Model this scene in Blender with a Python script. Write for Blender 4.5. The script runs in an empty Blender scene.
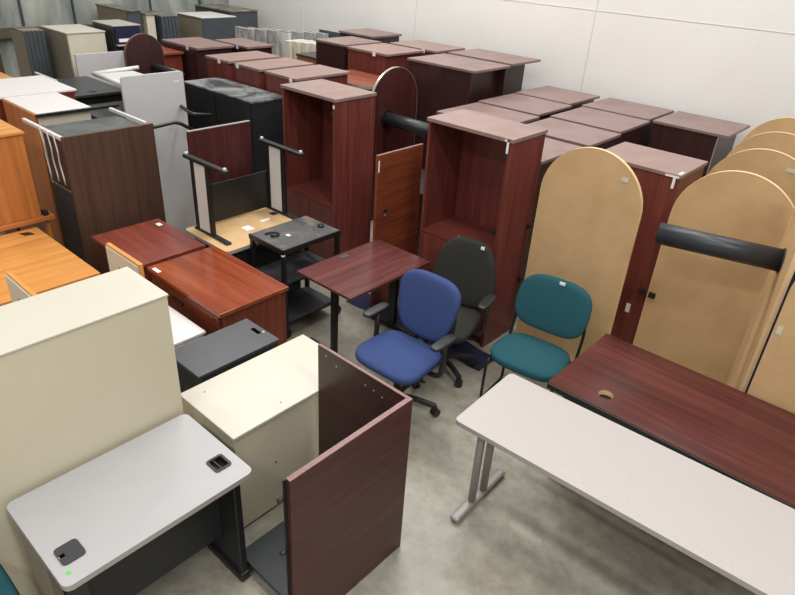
import bpy, bmesh, math, random
from mathutils import Vector, Matrix
random.seed(7)
R = math.radians
SC = bpy.context.scene
COL = SC.collection

# ------------------------------------------------------------ camera
TH, PITCH, ROLL, CAM_H, FPX = R(40.2), R(29.3865), R(3.6936), 3.0, 629.65
f = Vector((0, math.cos(PITCH), -math.sin(PITCH))); x = Vector((1, 0, 0)); u = x.cross(f)
xr = x*math.cos(ROLL) + u*math.sin(ROLL); ur = -x*math.sin(ROLL) + u*math.cos(ROLL)
RZ = Matrix.Rotation(TH, 3, 'Z')
xr, ur, f = RZ @ xr, RZ @ ur, RZ @ f
cd = bpy.data.cameras.new('camera'); cam = bpy.data.objects.new('camera', cd); COL.objects.link(cam)
cam.matrix_world = Matrix(((xr.x, ur.x, -f.x, 0), (xr.y, ur.y, -f.y, 0), (xr.z, ur.z, -f.z, CAM_H), (0, 0, 0, 1)))
cd.sensor_width = 36; cd.sensor_fit = 'HORIZONTAL'; cd.lens = FPX/795*36; cd.clip_end = 200
SC.camera = cam

# ------------------------------------------------------------ world, lights, exposure
w = bpy.data.worlds.new('world'); SC.world = w; w.use_nodes = True
bg = w.node_tree.nodes['Background']; bg.inputs[0].default_value = (1.0, 0.985, 0.965, 1); bg.inputs[1].default_value = 0.5
def area(name, loc, sx, sy, power, col=(1, 0.992, 0.975)):
    l = bpy.data.lights.new(name, 'AREA'); l.shape = 'RECTANGLE'; l.size = sx; l.size_y = sy; l.energy = power; l.color = col
    o = bpy.data.objects.new(name, l); COL.objects.link(o); o.location = loc
    return o
area('light_ceiling_and_fill', (-1.2, 2.4, 6.3), 3.4, 0.5, 105)
area('light_ceiling_and_fill', (-3.8, 4.8, 6.3), 3.4, 0.5, 130)
area('light_ceiling_and_fill', (-8.0, 5.2, 6.3), 3.4, 0.5, 180)
area('light_ceiling_and_fill', (-0.2, 6.0, 6.3), 3.4, 0.5, 100)
area('light_ceiling_and_fill', (-5.4, 6.4, 6.3), 3.4, 0.5, 110)  # added fill, not a known fixture; lifts the middle of the back wall
area('light_ceiling_and_fill', (-4.8, 0.2, 6.3), 3.4, 0.5, 80)
area('light_ceiling_and_fill', (2.8, 0.4, 6.3), 3.4, 0.5, 190)  # added fill on the camera side for upright faces turned this way
area('light_ceiling_and_fill', (-1.0, -2.6, 6.3), 3.4, 0.5, 190)  # second added fill, behind the camera, brightening the same upright faces
SC.view_settings.view_transform = 'Standard'; SC.view_settings.look = 'None'
SC.view_settings.gamma = 1; SC.view_settings.use_curve_mapping = False
SC.view_settings.exposure = 0.0

# ------------------------------------------------------------ materials
def lin(c): return tuple(((v/255)/12.92 if v/255 <= 0.04045 else ((v/255+0.055)/1.055)**2.4) for v in c) + (1,)
def newmat(name):
    m = bpy.data.materials.new(name); m.use_nodes = True
    return m, m.node_tree.nodes, m.node_tree.links, m.node_tree.nodes['Principled BSDF']
def noise(n, l, scale, vec=(1, 1, 1), detail=5, rough=0.6, dist=0):
    tc = n.new('ShaderNodeTexCoord'); mp = n.new('ShaderNodeMapping'); nz = n.new('ShaderNodeTexNoise')
    l.new(tc.outputs['Object'], mp.inputs['Vector']); mp.inputs['Scale'].default_value = vec
    l.new(mp.outputs[0], nz.inputs['Vector']); nz.inputs['Scale'].default_value = scale
    nz.inputs['Detail'].default_value = detail; nz.inputs['Roughness'].default_value = rough; nz.inputs['Distortion'].default_value = dist
    return nz
def ramp(n, l, src, stops):
    r = n.new('ShaderNodeValToRGB'); e = r.color_ramp.elements
    e[0].position, e[0].color = stops[0][0], lin(stops[0][1]); e[1].position, e[1].color = stops[-1][0], lin(stops[-1][1])
    for p, c in stops[1:-1]:
        k = e.new(p); k.color = lin(c)
    l.new(src, r.inputs['Fac']); return r
def plain(name, c, rough=0.5, metal=0, var=6, scale=3, spec=0.5, bump=0, coat=0):
    m, n, l, b = newmat(name)
    nz = noise(n, l, scale)
    r = ramp(n, l, nz.outputs['Fac'], [(0.3, tuple(max(0, v-var) for v in c)), (0.7, tuple(min(255, v+var) for v in c))])
    l.new(r.outputs[0], b.inputs['Base Color']); b.inputs['Roughness'].default_value = rough; b.inputs['Metallic'].default_value = metal
    b.inputs['Specular IOR Level'].default_value = spec; b.inputs['Coat Weight'].default_value = coat
    if bump:
        n2 = noise(n, l, 260, detail=2); bp = n.new('ShaderNodeBump'); bp.inputs['Strength'].default_value = bump; bp.inputs['Distance'].default_value = 0.002
        l.new(n2.outputs['Fac'], bp.inputs['Height']); l.new(bp.outputs[0], b.inputs['Normal'])
    return m
def wood(name, dark, light, axis='z', rough=0.35, scale=1.0, dist=0.6, spec=0.5, mid=None):
    m, n, l, b = newmat(name)
    v = {'x': (1.2, 26, 26), 'y': (26, 1.2, 26), 'z': (26, 26, 1.2)}[axis]
    nz = noise(n, l, scale, v, 6, 0.62, dist)
    st = [(0.28, dark), (0.72, light)]
    if mid: st.insert(1, (0.5, mid))
    r = ramp(n, l, nz.outputs['Fac'], st)
    l.new(r.outputs[0], b.inputs['Base Color']); b.inputs['Roughness'].default_value = rough; b.inputs['Specular IOR Level'].default_value = spec
    return m
M = {}
for ax in 'xyz':
    M['mah'+ax] = wood('mahogany_'+ax, (88, 40, 34), (126, 64, 55), ax, 0.36)
    M['dmah'+ax] = wood('dark_mahogany_'+ax, (52, 24, 24), (86, 42, 40), ax, 0.36)
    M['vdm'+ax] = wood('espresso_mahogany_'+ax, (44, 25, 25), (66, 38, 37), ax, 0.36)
    M['cherry'+ax] = wood('cherry_'+ax, (88, 40, 27), (128, 64, 44), ax, 0.24, 0.8, 1.2)
    M['cherryr'+ax] = wood('red_cherry_'+ax, (106, 44, 35), (134, 66, 52), ax, 0.34, 0.8, 1.0)
    M['cherryb'+ax] = wood('brown_cherry_'+ax, (96, 42, 26), (142, 74, 46), ax, 0.4, 0.7, 1.6)
    M['golden'+ax] = wood('golden_oak_'+ax, (192, 124, 58), (224, 160, 88), ax, 0.35, 0.8, 0.8)
    M['orange'+ax] = wood('orange_beech_'+ax, (174, 104, 50), (204, 130, 68), ax, 0.38, 0.8, 0.8)
    M['walnut'+ax] = wood('walnut_'+ax, (66, 46, 36), (92, 66, 52), ax, 0.45, 1.1, 1.2)
M['mahtop'] = wood('mahogany_top', (74, 36, 36), (114, 66, 63), 'y', 0.27, 0.6, 0.9, mid=(95, 50, 48))
M['mahtopx'] = wood('mahogany_top_long', (62, 30, 28), (98, 52, 47), 'x', 0.24, 0.6, 0.7, mid=(81, 39, 36))
M['cherrytop'] = wood('cherry_lateral_top', (112, 48, 28), (160, 84, 54), 'x', 0.16, 0.22, 1.8, mid=(136, 64, 38))
M['cream'] = plain('cream_enamel', (198, 193, 178), 0.38, 0, 3, 1.5)
M['cream2'] = plain('cream_enamel_old', (212, 204, 178), 0.42, 0, 4, 1.5)
M['seam'] = plain('dark_seam', (92, 88, 76), 0.6)
M['whitelam'] = plain('white_laminate', (226, 222, 220), 0.3, 0, 2, 2)
M['greylam'] = plain('light_grey_laminate', (170, 169, 170), 0.4, 0, 3, 3)
M['speckle'] = plain('speckled_grey_laminate', (178, 172, 169), 0.4, 0, 4, 90)
M['greyedge'] = plain('grey_edge_band', (166, 160, 154), 0.4)
M['greyboard'] = plain('grey_board', (196, 194, 194), 0.45, 0, 5, 2)
M['mdf'] = plain('raw_mdf', (200, 165, 119), 0.62, 0, 7, 5)
M['mdfedge'] = plain('pale_mdf_edge', (222, 188, 142), 0.55, 0, 5, 8)
M['black'] = plain('black_metal', (26, 26, 27), 0.42, 0, 4, 6)
M['blackbox'] = plain('black_laminate', (30, 32, 34), 0.5, 0, 5, 3)
M['blackplastic'] = plain('black_plastic', (34, 33, 34), 0.45, 0, 4, 20)
M['tube'] = plain('dark_grey_drum_leg', (42, 46, 50), 0.38, 0, 4, 4)
M['darkgrey'] = plain('charcoal_laminate', (56, 58, 62), 0.36, 0, 5, 5)
M['slate'] = plain('slate_panel', (58, 62, 66), 0.5, 0, 5, 5)
M['metalgrey'] = plain('grey_painted_metal', (158, 154, 150), 0.4, 0.3, 4, 5)
M['steel'] = plain('bright_steel', (190, 190, 190), 0.25, 0.9, 5, 5)
M['whitetube'] = plain('white_tube', (214, 212, 208), 0.4, 0, 4, 5)
M['paper'] = plain('white_paper', (235, 235, 232), 0.7)
M['green'] = plain('green_sticker', (92, 200, 70), 0.6)
M['blue'] = plain('blue_fabric', (58, 74, 120), 0.92, 0, 5, 160, 0.2, 0.5)
M['teal'] = plain('teal_fabric', (38, 82, 91), 0.92, 0, 6, 160, 0.2, 0.5)
M['charf'] = plain('charcoal_fabric', (50, 50, 46), 0.95, 0, 5, 160, 0.2, 0.5)
M['bluecloth'] = plain('blue_padded_cloth', (46, 50, 78), 0.9, 0, 6, 12, 0.2, 0.5)
M['tan'] = plain('tan_enamel', (142, 130, 110), 0.5, 0, 4, 3)
M['beige'] = plain('beige_enamel', (206, 200, 180), 0.45, 0, 4, 3)
M['taupe'] = plain('taupe_enamel', (138, 130, 112), 0.5, 0, 4, 3)
M['gpanel'] = plain('grey_panel_frame', (66, 72, 78), 0.5, 0, 5, 4)
M['navy'] = plain('navy_plastic', (24, 34, 62), 0.35, 0, 3, 4)
M['silver'] = plain('silver_edge', (196, 190, 188), 0.3, 0.5, 3, 4)
M['chromecap'] = plain('white_glide', (200, 202, 204), 0.4)
M['mahband'] = plain('mahogany_edge_band', (122, 84, 78), 0.35, 0, 8, 12)
def fabric_panel():
    m, n, l, b = newmat('grey_speckled_partition'); nz = noise(n, l, 22, (1, 1, 0.25))
    r = ramp(n, l, nz.outputs['Fac'], [(0.35, (128, 126, 122)), (0.65, (186, 182, 178))]); l.new(r.outputs[0], b.inputs['Base Color']); b.inputs['Roughness'].default_value = 0.8
    return m
M['fpanel'] = fabric_panel()
def dusty(name, base, dust, s=3, lo=0.45, hi=0.7):
    m, n, l, b = newmat(name); nz = noise(n, l, s, (1, 1, 1), 8, 0.7, 0.6)
    r = ramp(n, l, nz.outputs['Fac'], [(lo, base), (hi, dust)]); l.new(r.outputs[0], b.inputs['Base Color']); b.inputs['Roughness'].default_value = 0.45
    return m
M['dustblack'] = dusty('dusty_black_top', (44, 48, 50), (150, 152, 152), 2.6, 0.42, 0.64)
M['dtop'] = dusty('dark_mahogany_top_dust_sheen', (116, 92, 88), (144, 122, 117), 2.5, 0.3, 0.75)  # pale greyed base holds the white wall's grazing reflection as well as dust
M['dtopr'] = dusty('red_mahogany_top_dust_sheen', (130, 104, 97), (150, 126, 118), 2.5, 0.3, 0.75)  # redder version, wall reflection likewise painted in with the dust
M['dustgrey'] = dusty('dusty_green_grey', (70, 74, 74), (108, 112, 108), 2.5)
M['dustcart'] = dusty('dirty_cart_top', (74, 76, 76), (126, 110, 88), 4.5, 0.52, 0.66)
M['dustbrown'] = dusty('dusty_brown_top', (96, 92, 80), (160, 156, 142), 5)
def floor_mat():
    m, n, l, b = newmat('sealed_concrete')
    a = noise(n, l, 0.9, (1, 1, 1), 9, 0.62, 0.4); r = ramp(n, l, a.outputs['Fac'], [(0.3, (142, 137, 124)), (0.55, (170, 165, 151)), (0.75, (190, 186, 173))])
    c = noise(n, l, 9, (1, 1, 1), 8, 0.7); r2 = ramp(n, l, c.outputs['Fac'], [(0.35, (205, 202, 198)), (0.6, (255, 255, 255))])
    mx = n.new('ShaderNodeMix'); mx.data_type = 'RGBA'; mx.blend_type = 'MULTIPLY'; mx.inputs[0].default_value = 0.7
    l.new(r.outputs[0], mx.inputs[6]); l.new(r2.outputs[0], mx.inputs[7]); l.new(mx.outputs[2], b.inputs['Base Color'])
    rr = n.new('ShaderNodeMapRange'); rr.inputs[3].default_value = 0.24; rr.inputs[4].default_value = 0.48
    l.new(c.outputs['Fac'], rr.inputs[0]); l.new(rr.outputs[0], b.inputs['Roughness'])
    return m
M['floor'] = floor_mat()
def wall_mat():
    m, n, l, b = newmat('white_painted_concrete_wall')
    a = noise(n, l, 0.7, (1, 1, 1), 6, 0.6); r = ramp(n, l, a.outputs['Fac'], [(0.3, (222, 219, 214)), (0.7, (231, 229, 225))])
    v = noise(n, l, 5.5, (1, 1, 1), 3, 0.5); r2 = ramp(n, l, v.outputs['Fac'], [(0.225, (150, 140, 125)), (0.26, (255, 255, 255))])
    mx = n.new('ShaderNodeMix'); mx.data_type = 'RGBA'; mx.blend_type = 'MULTIPLY'; mx.inputs[0].default_value = 0.6
    l.new(r.outputs[0], mx.inputs[6]); l.new(r2.outputs[0], mx.inputs[7]); l.new(mx.outputs[2], b.inputs['Base Color']); b.inputs['Roughness'].default_value = 0.55
    return m
M['wall'] = wall_mat()
def wall_left_mat():
    m, n, l, b = newmat('grey_green_sheet_wall')
    a = noise(n, l, 1.1, (1, 1.6, 0.5), 5, 0.6, 1.0); r = ramp(n, l, a.outputs['Fac'], [(0.3, (106, 113, 111)), (0.5, (150, 154, 149)), (0.72, (188, 188, 178))])
    l.new(r.outputs[0], b.inputs['Base Color']); b.inputs['Roughness'].default_value = 0.3
    return m
M['wall_left'] = wall_left_mat()

# ------------------------------------------------------------ mesh helpers
def add_box(bm, b, bevel=0.0, mi=0):
    x0, x1, y0, y1, z0, z1 = b
    vs = [bm.verts.new(p) for p in ((x0,y0,z0),(x1,y0,z0),(x1,y1,z0),(x0,y1,z0),(x0,y0,z1),(x1,y0,z1),(x1,y1,z1),(x0,y1,z1))]
    fs = [bm.faces.new([vs[i] for i in q]) for q in ((0,3,2,1),(4,5,6,7),(0,1,5,4),(1,2,6,5),(2,3,7,6),(3,0,4,7))]
    for q in fs: q.material_index = mi
    if bevel > 0:
        es = set(e for q in fs for e in q.edges)
        bmesh.ops.bevel(bm, geom=list(es), offset=min(bevel, 0.45*min(x1-x0, y1-y0, z1-z0)), segments=2, affect='EDGES', profile=0.5)
def link(name, bm, mats, parent=None, loc=(0, 0, 0), smooth=False):
    bmesh.ops.recalc_face_normals(bm, faces=bm.faces[:])
    me = bpy.data.meshes.new(name); bm.to_mesh(me); bm.free()
    for m in (mats if isinstance(mats, (list, tuple)) else [mats]): me.materials.append(m)
    if smooth:
        for p in me.polygons: p.use_smooth = True
    o = bpy.data.objects.new(name, me); COL.objects.link(o)
    if parent: o.parent = parent
    else: o.location = loc
    return o
def thing(name, label, cat, loc, group=None, rot=0):
    o = bpy.data.objects.new(name, None); COL.objects.link(o); o.location = loc; o.rotation_euler = (0, 0, R(rot)); o.empty_display_size = 0.1
    o['label'] = label; o['category'] = cat
    if group: o['group'] = group
    return o
def base(o):
    "world origin that a (sub)part's coordinates are relative to"
    while o.parent: o = o.parent
    return o.location
def P(parent, name, mat, boxes, bevel=0.002):
    "a part made of boxes given in room coordinates, before the thing's own rotation"
    if isinstance(boxes, tuple): boxes = [boxes]
    L = base(parent); bm = bmesh.new()
    for b in boxes:
        add_box(bm, (b[0]-L.x, b[1]-L.x, b[2]-L.y, b[3]-L.y, b[4]-L.z, b[5]-L.z), bevel)
    return link(name, bm, mat, parent)
def tube(bm, pts, r, n=12, cap=True, closed=False):
    pts = [Vector(p) for p in pts]; rings = []; up = Vector((0, 0, 1)); prev = None
    for i, p in enumerate(pts):
        if i == 0: d = pts[1]-p
        elif i == len(pts)-1: d = p-pts[-2]
        else: d = (pts[i+1]-p).normalized() + (p-pts[i-1]).normalized()
        d.normalize()
        if prev is None:
            a = d.cross(up)
            if a.length < 0.05: a = d.cross(Vector((1, 0, 0)))
        else: a = prev - d*prev.dot(d)
        a.normalize(); prev = a; b = d.cross(a)
        rings.append([bm.verts.new(p + (a*math.cos(t)+b*math.sin(t))*r) for t in [2*math.pi*k/n for k in range(n)]])
    for A, B in zip(rings, rings[1:]):
        for k in range(n): bm.faces.new((A[k], A[(k+1) % n], B[(k+1) % n], B[k]))
    if cap: bm.faces.new(rings[0][::-1]); bm.faces.new(rings[-1])
def smooth_path(pts, it=2, keep=0.06):
    "rounds the corners of a polyline with short arcs"
    pts = [Vector(p) for p in pts]; out = [pts[0]]
    for a, b, c in zip(pts, pts[1:], pts[2:]):
        d1 = min(keep, (b-a).length*0.45); d2 = min(keep, (c-b).length*0.45)
        p, q = b+(a-b).normalized()*d1, b+(c-b).normalized()*d2
        for k in range(6):
            t = k/5; out.append(p*(1-t)**2 + b*2*t*(1-t) + q*t*t)
    out.append(pts[-1]); return out
def T(parent, name, mat, paths, r, n=12):
    L = base(parent); bm = bmesh.new()
    for p in paths: tube(bm, [Vector(q)-L for q in p], r, n)
    return link(name, bm, mat, parent, smooth=n > 6)
def rounded_rect(x0, x1, y0, y1, r, k=6):
    pts = []
    for cx, cy, a0 in ((x1-r, y0+r, -90), (x1-r, y1-r, 0), (x0+r, y1-r, 90), (x0+r, y0+r, 180)):
        for i in range(k+1):
            a = R(a0+90*i/k); pts.append((cx+r*math.cos(a), cy+r*math.sin(a)))
    return pts
def circle(cx, cy, r, k=24): return [(cx+r*math.cos(2*math.pi*i/k), cy+r*math.sin(2*math.pi*i/k)) for i in range(k)]
def slab(bm, outline, holes, z0, z1, mi_top=0, mi_side=0, mi_hole=0):
    "flat slab with real holes; outline and holes in 2D"
    loops = [outline]+list(holes); allv = {}
    for z in (z0, z1):
        es = []; vl = []
        for lp in loops:
            vs = [bm.verts.new((p[0], p[1], z)) for p in lp]; vl.append(vs)
            es += [bm.edges.new((vs[i], vs[(i+1) % len(vs)])) for i in range(len(vs))]
        g = bmesh.ops.triangle_fill(bm, use_beauty=True, use_dissolve=False, edges=es)
        for q in g['geom']:
            if isinstance(q, bmesh.types.BMFace): q.material_index = mi_top
        allv[z] = vl
    for li, (a, b) in enumerate(zip(allv[z0], allv[z1])):
        for i in range(len(a)):
            j = (i+1) % len(a); q = bm.faces.new((a[i], a[j], b[j], b[i])); q.material_index = mi_side if li == 0 else mi_hole
def sticker(parent, b, mat='paper', name='sticker'): return P(parent, name, M[mat], b, 0)

# ------------------------------------------------------------ room
def struct(name, bm, m):
    o = link(name, bm, m); o['kind'] = 'structure'; return o
bm = bmesh.new(); add_box(bm, (-11.4, 5.5, -3.5, 8.0, -0.1, 0)); struct('floor', bm, M['floor'])
bm = bmesh.new(); add_box(bm, (-11.4, 5.5, 7.85, 8.05, 0, 6.6)); struct('wall_back', bm, M['wall'])
bm = bmesh.new()
for k in range(3): add_box(bm, (-11.4, 5.5, 7.846, 7.85, 2.412+1.25*k, 2.42+1.25*k))
for xx in (-9.2, -6.63, -3.78, -0.9, 1.9): add_box(bm, (xx-0.006, xx+0.006, 7.845, 7.85, 0, 6.6))
struct('trim_1', bm, plain('wall_joint_grey', (214, 211, 205), 0.6))
bm = bmesh.new(); add_box(bm, (-11.6, -11.4, -3.5, 8.05, 0, 6.6)); struct('wall_left', bm, M['wall_left'])
bm = bmesh.new()
for yy in (2.0, 3.1, 4.05, 4.85, 6.2, 7.2): add_box(bm, (-11.4, -11.36, yy-0.012, yy+0.012, 0, 6.6))
struct('trim_2', bm, M['gpanel'])
bm = bmesh.new(); add_box(bm, (-11.4, -11.28, -3.5, 7.8, 1.38, 1.52), 0.005); struct('trim_3', bm, wood('brown_rail', (70, 62, 46), (98, 88, 66), 'y', 0.7))
bm = bmesh.new(); add_box(bm, (-11.6, 5.5, -3.5, 8.05, 6.6, 6.7)); struct('ceiling', bm, plain('pale_ceiling', (190, 188, 182), 0.8))

# ------------------------------------------------------------ foreground left
# grey-topped desk
t = thing('computer_desk', 'light grey desk with two square cable grommets and a green dot sticker', 'desk', (-2.22, 0.83, 0))
bm = bmesh.new()
slab(bm, rounded_rect(-0.30, 0.30, -0.445, 0.455, 0.035), [rounded_rect(0.10, 0.19, -0.395, -0.315, 0.012, 3), rounded_rect(0.10, 0.185, 0.325, 0.40, 0.012, 3)], 0.71, 0.74, 0, 1, 2)
top = link('desktop', bm, [M['greylam'], M['greyedge'], M['blackplastic']], t)
bm = bmesh.new(); slab(bm, rounded_rect(0.092, 0.198, -0.403, -0.307, 0.018, 4), [rounded_rect(0.135, 0.155, -0.400, -0.375, 0.004, 2)], 0.741, 0.746)
o = link('grommet', bm, M['darkgrey'], top); o['label'] = 'closed dark grey grommet cover'
bm = bmesh.new(); slab(bm, rounded_rect(0.092, 0.193, 0.317, 0.408, 0.016, 4), [rounded_rect(0.105, 0.180, 0.33, 0.395, 0.008, 3)], 0.741, 0.745)
add_box(bm, (0.108, 0.177, 0.35, 0.356, 0.728, 0.742))
o = link('grommet', bm, M['blackplastic'], top); o['label'] = 'open black cable grommet'
bm = bmesh.new(); add_box(bm, (0.09, 0.2, -0.405, -0.305, 0.66, 0.705)); add_box(bm, (0.09, 0.2, 0.31, 0.41, 0.66, 0.705)); link('cable_cup', bm, M['blackplastic'], t)
bm = bmesh.new(); tube(bm, [(0.235, -0.40, 0.7405), (0.235, -0.40, 0.7415)], 0.010, 16); link('sticker', bm, M['green'], top)
P(t, 'end_panel', M['blackbox'], (-2.50, -1.97, 1.18, 1.21, 0.06, 0.71))
P(t, 'end_panel', M['blackbox'], (-2.50, -1.97, 0.44, 0.47, 0.06, 0.71))
P(t, 'modesty_panel', M['blackbox'], (-2.12, -2.10, 0.47, 1.18, 0.22, 0.705))
P(t, 'foot', M['black'], (-2.51, -1.93, 1.165, 1.225, 0.0, 0.06), 0.012)
P(t, 'foot', M['black'], (-2.51, -1.93, 0.425, 0.485, 0.0, 0.06), 0.012)
P(t, 'front_post', M['black'], (-1.97, -1.94, 1.175, 1.215, 0.06, 0.71), 0.006); P(t, 'front_post', M['black'], (-1.97, -1.94, 0.435, 0.475, 0.06, 0.71), 0.006)
P(t, 'back_shelf', M['tan'], (-2.5, -2.2, 0.40, 0.436, 0.06, 0.7))

# big cream cabinet
t = thing('storage_cabinet', 'tall plain cream metal cabinet standing behind the grey-topped desk', 'cabinet', (-2.745, 0.8, 0))
P(t, 'body', M['cream2'], (-2.94, -2.55, 0.30, 1.29, 0, 1.443), 0.004)
P(t, 'top', M['cream'], (-2.945, -2.545, 0.295, 1.295, 1.443, 1.455), 0.003)

# low cream lateral file
t = thing('lateral_file', 'low cream metal file cabinet with a bare top behind the upended dark desk', 'cabinet', (-2.46, 1.82, 0))
P(t, 'body', M['cream2'], (-2.715, -2.21, 1.37, 2.27, 0.02, 0.685), 0.003)
P(t, 'top', M['cream'], (-2.72, -2.2, 1.36, 2.275, 0.688, 0.71), 0.004)
P(t, 'base', M['seam'], (-2.70, -2.22, 1.38, 2.26, 0, 0.02), 0)
P(t, 'bolt', M['seam'], [(-2.208, -2.2035, 1.62, 1.63, 0.36, 0.37), (-2.64, -2.632, 1.47, 1.478, 0.709, 0.7115), (-2.27, -2.262, 1.72, 1.728, 0.709, 0.7115)], 0)

# upended dark mahogany desk
t = thing('upended_desk', 'dark mahogany desk shell stood on its end in front of the cream file cabinet', 'desk', (-1.8, 1.55, 0))
P(t, 'desktop', M['dmahy'], (-1.522, -1.494, 1.165, 1.935, 0.0, 1.06), 0.002)
P(t, 'modesty_panel', M['vdmx'], (-2.165, -1.522, 1.915, 1.935, 0.035, 1.06), 0.001)
P(t, 'edge_band', M['mahband'], [(-1.522, -1.495, 1.166, 1.934, 1.0605, 1.063), (-2.164, -1.523, 1.916, 1.934, 1.0605, 1.063)], 0)
P(t, 'end_panel', M['slate'], (-2.05, -1.522, 1.235, 1.915, 0.05, 0.078), 0.002)
P(t, 'edge_trim', M['black'], (-1.525, -1.519, 1.150, 1.165, 0.0, 1.06), 0)
for yz in ((1.13, 0.95), (1.13, 0.62), (1.13, 0.1)):
    T(t, 'bolt', M['blackplastic'], [[(-1.53, yz[0]-0.002, yz[1]), (-1.53, yz[0]+0.03, yz[1])]], 0.012)
for yy in (1.25, 1.90):
    for xx in (-2.0, -1.56): T(t, 'levelling_foot', M['steel'], [[(xx, yy, 0.0), (xx, yy, 0.052)]], 0.008)
T(t, 'levelling_foot', M['steel'], [[(-2.09, 1.26, 0.06), (-2.05, 1.26, 0.062)]], 0.006)
P(t, 'dowel', M['silver'], [(xx, xx+0.008, 1.912, 1.9145, zz, zz+0.008) for xx, zz in ((-2.1, 1.02), (-2.02, 0.99), (-1.80, 0.985), (-1.74, 0.985), (-1.68, 0.975))], 0)

# black printer stand
t = thing('printer_stand', 'low black stand with a slot in its top between cherry and cream cabinets', 'stand', (-2.94, 1.83, 0))
bm = bmesh.new(); slab(bm, [(-0.175, -0.31), (0.175, -0.31), (0.175, 0.285), (-0.175, 0.285)], [[(-0.05, 0.22), (0.035, 0.22), (0.035, 0.25), (-0.05, 0.25)]], 0.70, 0.72, 0, 0, 1)
link('top', bm, [M['darkgrey'], M['black']], t)
P(t, 'side_panel', M['blackbox'], (-3.10, -3.08, 1.54, 2.1, 0, 0.70)); P(t, 'side_panel', M['blackbox'], (-2.79, -2.77, 1.54, 2.1, 0, 0.70))
P(t, 'back_panel', M['blackbox'], (-3.08, -2.79, 1.54, 1.555, 0.0, 0.70)); P(t, 'front_panel', M['blackbox'], (-3.08, -2.79, 2.085, 2.1, 0, 0.70))
P(t, 'shelf', M['blackbox'], (-3.08, -2.79, 1.56, 2.08, 0.3, 0.32))
T(t, 'button', M['chromecap'], [[(-2.9, 2.09, 0.72), (-2.9, 2.09, 0.724)]], 0.009)

# white low file
t = thing('drawer_cabinet', 'low white drawer cabinet just behind the tall cream cabinet', 'cabinet', (-3.58, 1.43, 0))
P(t, 'body', M['cream'], (-3.82, -3.345, 0.96, 1.915, 0, 0.575), 0.003)
P(t, 'top', M['whitelam'], (-3.825, -3.33, 0.955, 1.925, 0.578, 0.60), 0.003)
P(t, 'drawer', M['cream'], (-3.345, -3.332, 0.98, 1.90, 0.30, 0.565), 0.003)
P(t, 'drawer', M['cream'], (-3.345, -3.332, 0.98, 1.90, 0.02, 0.29), 0.003)
P(t, 'lock', M['steel'], (-3.331, -3.325, 1.86, 1.875, 0.53, 0.545), 0.002)

# hutch with wooden sides standing on the white cabinet
t = thing('open_hutch', 'cream hutch with golden wood side panels standing behind the tall cream cabinet', 'hutch', (-3.6, 1.28, 0.60))
P(t, 'side_panel', M['goldenx'], (-3.82, -3.40, 1.565, 1.592, 0.602, 1.20)); P(t, 'side_panel', M['goldenx'], (-3.82, -3.40, 0.965, 0.99, 0.602, 1.20))
P(t, 'lining', M['beige'], (-3.81, -3.41, 1.556, 1.565, 0.605, 1.185), 0); P(t, 'lining', M['beige'], (-3.81, -3.41, 0.955, 0.965, 0.605, 1.185), 0)
P(t, 'back_panel', M['goldenx'], (-3.815, -3.80, 0.99, 1.556, 0.602, 1.0))
P(t, 'shelf', M['beige'], (-3.80, -3.42, 1.0, 1.556, 0.78, 0.80))
P(t, 'bolt', M['black'], [(-3.66, -3.65, 0.953, 0.956, 1.08, 1.09), (-3.66, -3.65, 1.553, 1.557, 1.08, 1.09)], 0)

# cherry lateral file (front faces -Y)
t = thing('cherry_credenza', 'glossy reddish cherry cabinet with a worn shiny top and small paper tag', 'cabinet', (-3.73, 2.28, 0))
P(t, 'body', M['cherryz'], (-4.175, -3.265, 2.022, 2.57, 0.0, 0.71)); P(t, 'top', M['cherrytop'], (-4.20, -3.245, 1.99, 2.59, 0.71, 0.74), 0.003)
for k, (z0, z1) in enumerate(((0.40, 0.695), (0.07, 0.385))):
    d = P(t, 'drawer', M['cherryx'], (-4.16, -3.285, 2.0, 2.02, z0, z1)); P(d, 'handle', M['black'], (-3.88, -3.72, 1.985, 2.0, z1-0.09, z1-0.07), 0.003)
T(t, 'lock', M['black'], [[(-3.33, 1.995, 0.66), (-3.33, 2.002, 0.66)]], 0.010)
sticker(t, (-4.15, -4.06, 2.005, 2.035, 0.7405, 0.742))

t = thing('red_credenza', 'matte red cherry cabinet behind the glossy one against the walnut board', 'cabinet', (-4.62, 2.25, 0))
P(t, 'body', M['cherryrx'], (-4.98, -4.29, 1.97, 2.53, 0, 0.71)); P(t, 'top', M['cherryrx'], (-5.0, -4.255, 1.94, 2.545, 0.71, 0.74), 0.003)
P(t, 'drawer', M['dmahx'], (-4.96, -4.31, 1.955, 1.97, 0.38, 0.69)); P(t, 'drawer', M['dmahx'], (-4.96, -4.31, 1.955, 1.97, 0.05, 0.36))
sticker(t, (-4.9, -4.84, 2.46, 2.50, 0.7405, 0.742))

# golden desk
t = thing('golden_desk', 'golden oak desk with a black diamond grommet at its far corner', 'desk', (-4.91, 1.0, 0))
P(t, 'desktop', M['goldeny'], (-5.47, -4.34, 0.3, 1.70, 0.71, 0.74), 0.004)
P(t, 'end_panel', M['goldenz'], (-5.44, -4.38, 1.62, 1.65, 0, 0.71)); P(t, 'end_panel', M['goldenz'], (-5.44, -4.38, 0.34, 0.37, 0, 0.71))
P(t, 'modesty_panel', M['orangey'], (-4.43, -4.41, 0.37, 1.62, 0.15, 0.71))
bm = bmesh.new()
slab(bm, [(-0.50, 0.54), (-0.43, 0.56), (-0.41, 0.63), (-0.48, 0.61)], [], 0.741, 0.744); link('grommet', bm, M['blackplastic'], t)

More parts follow.
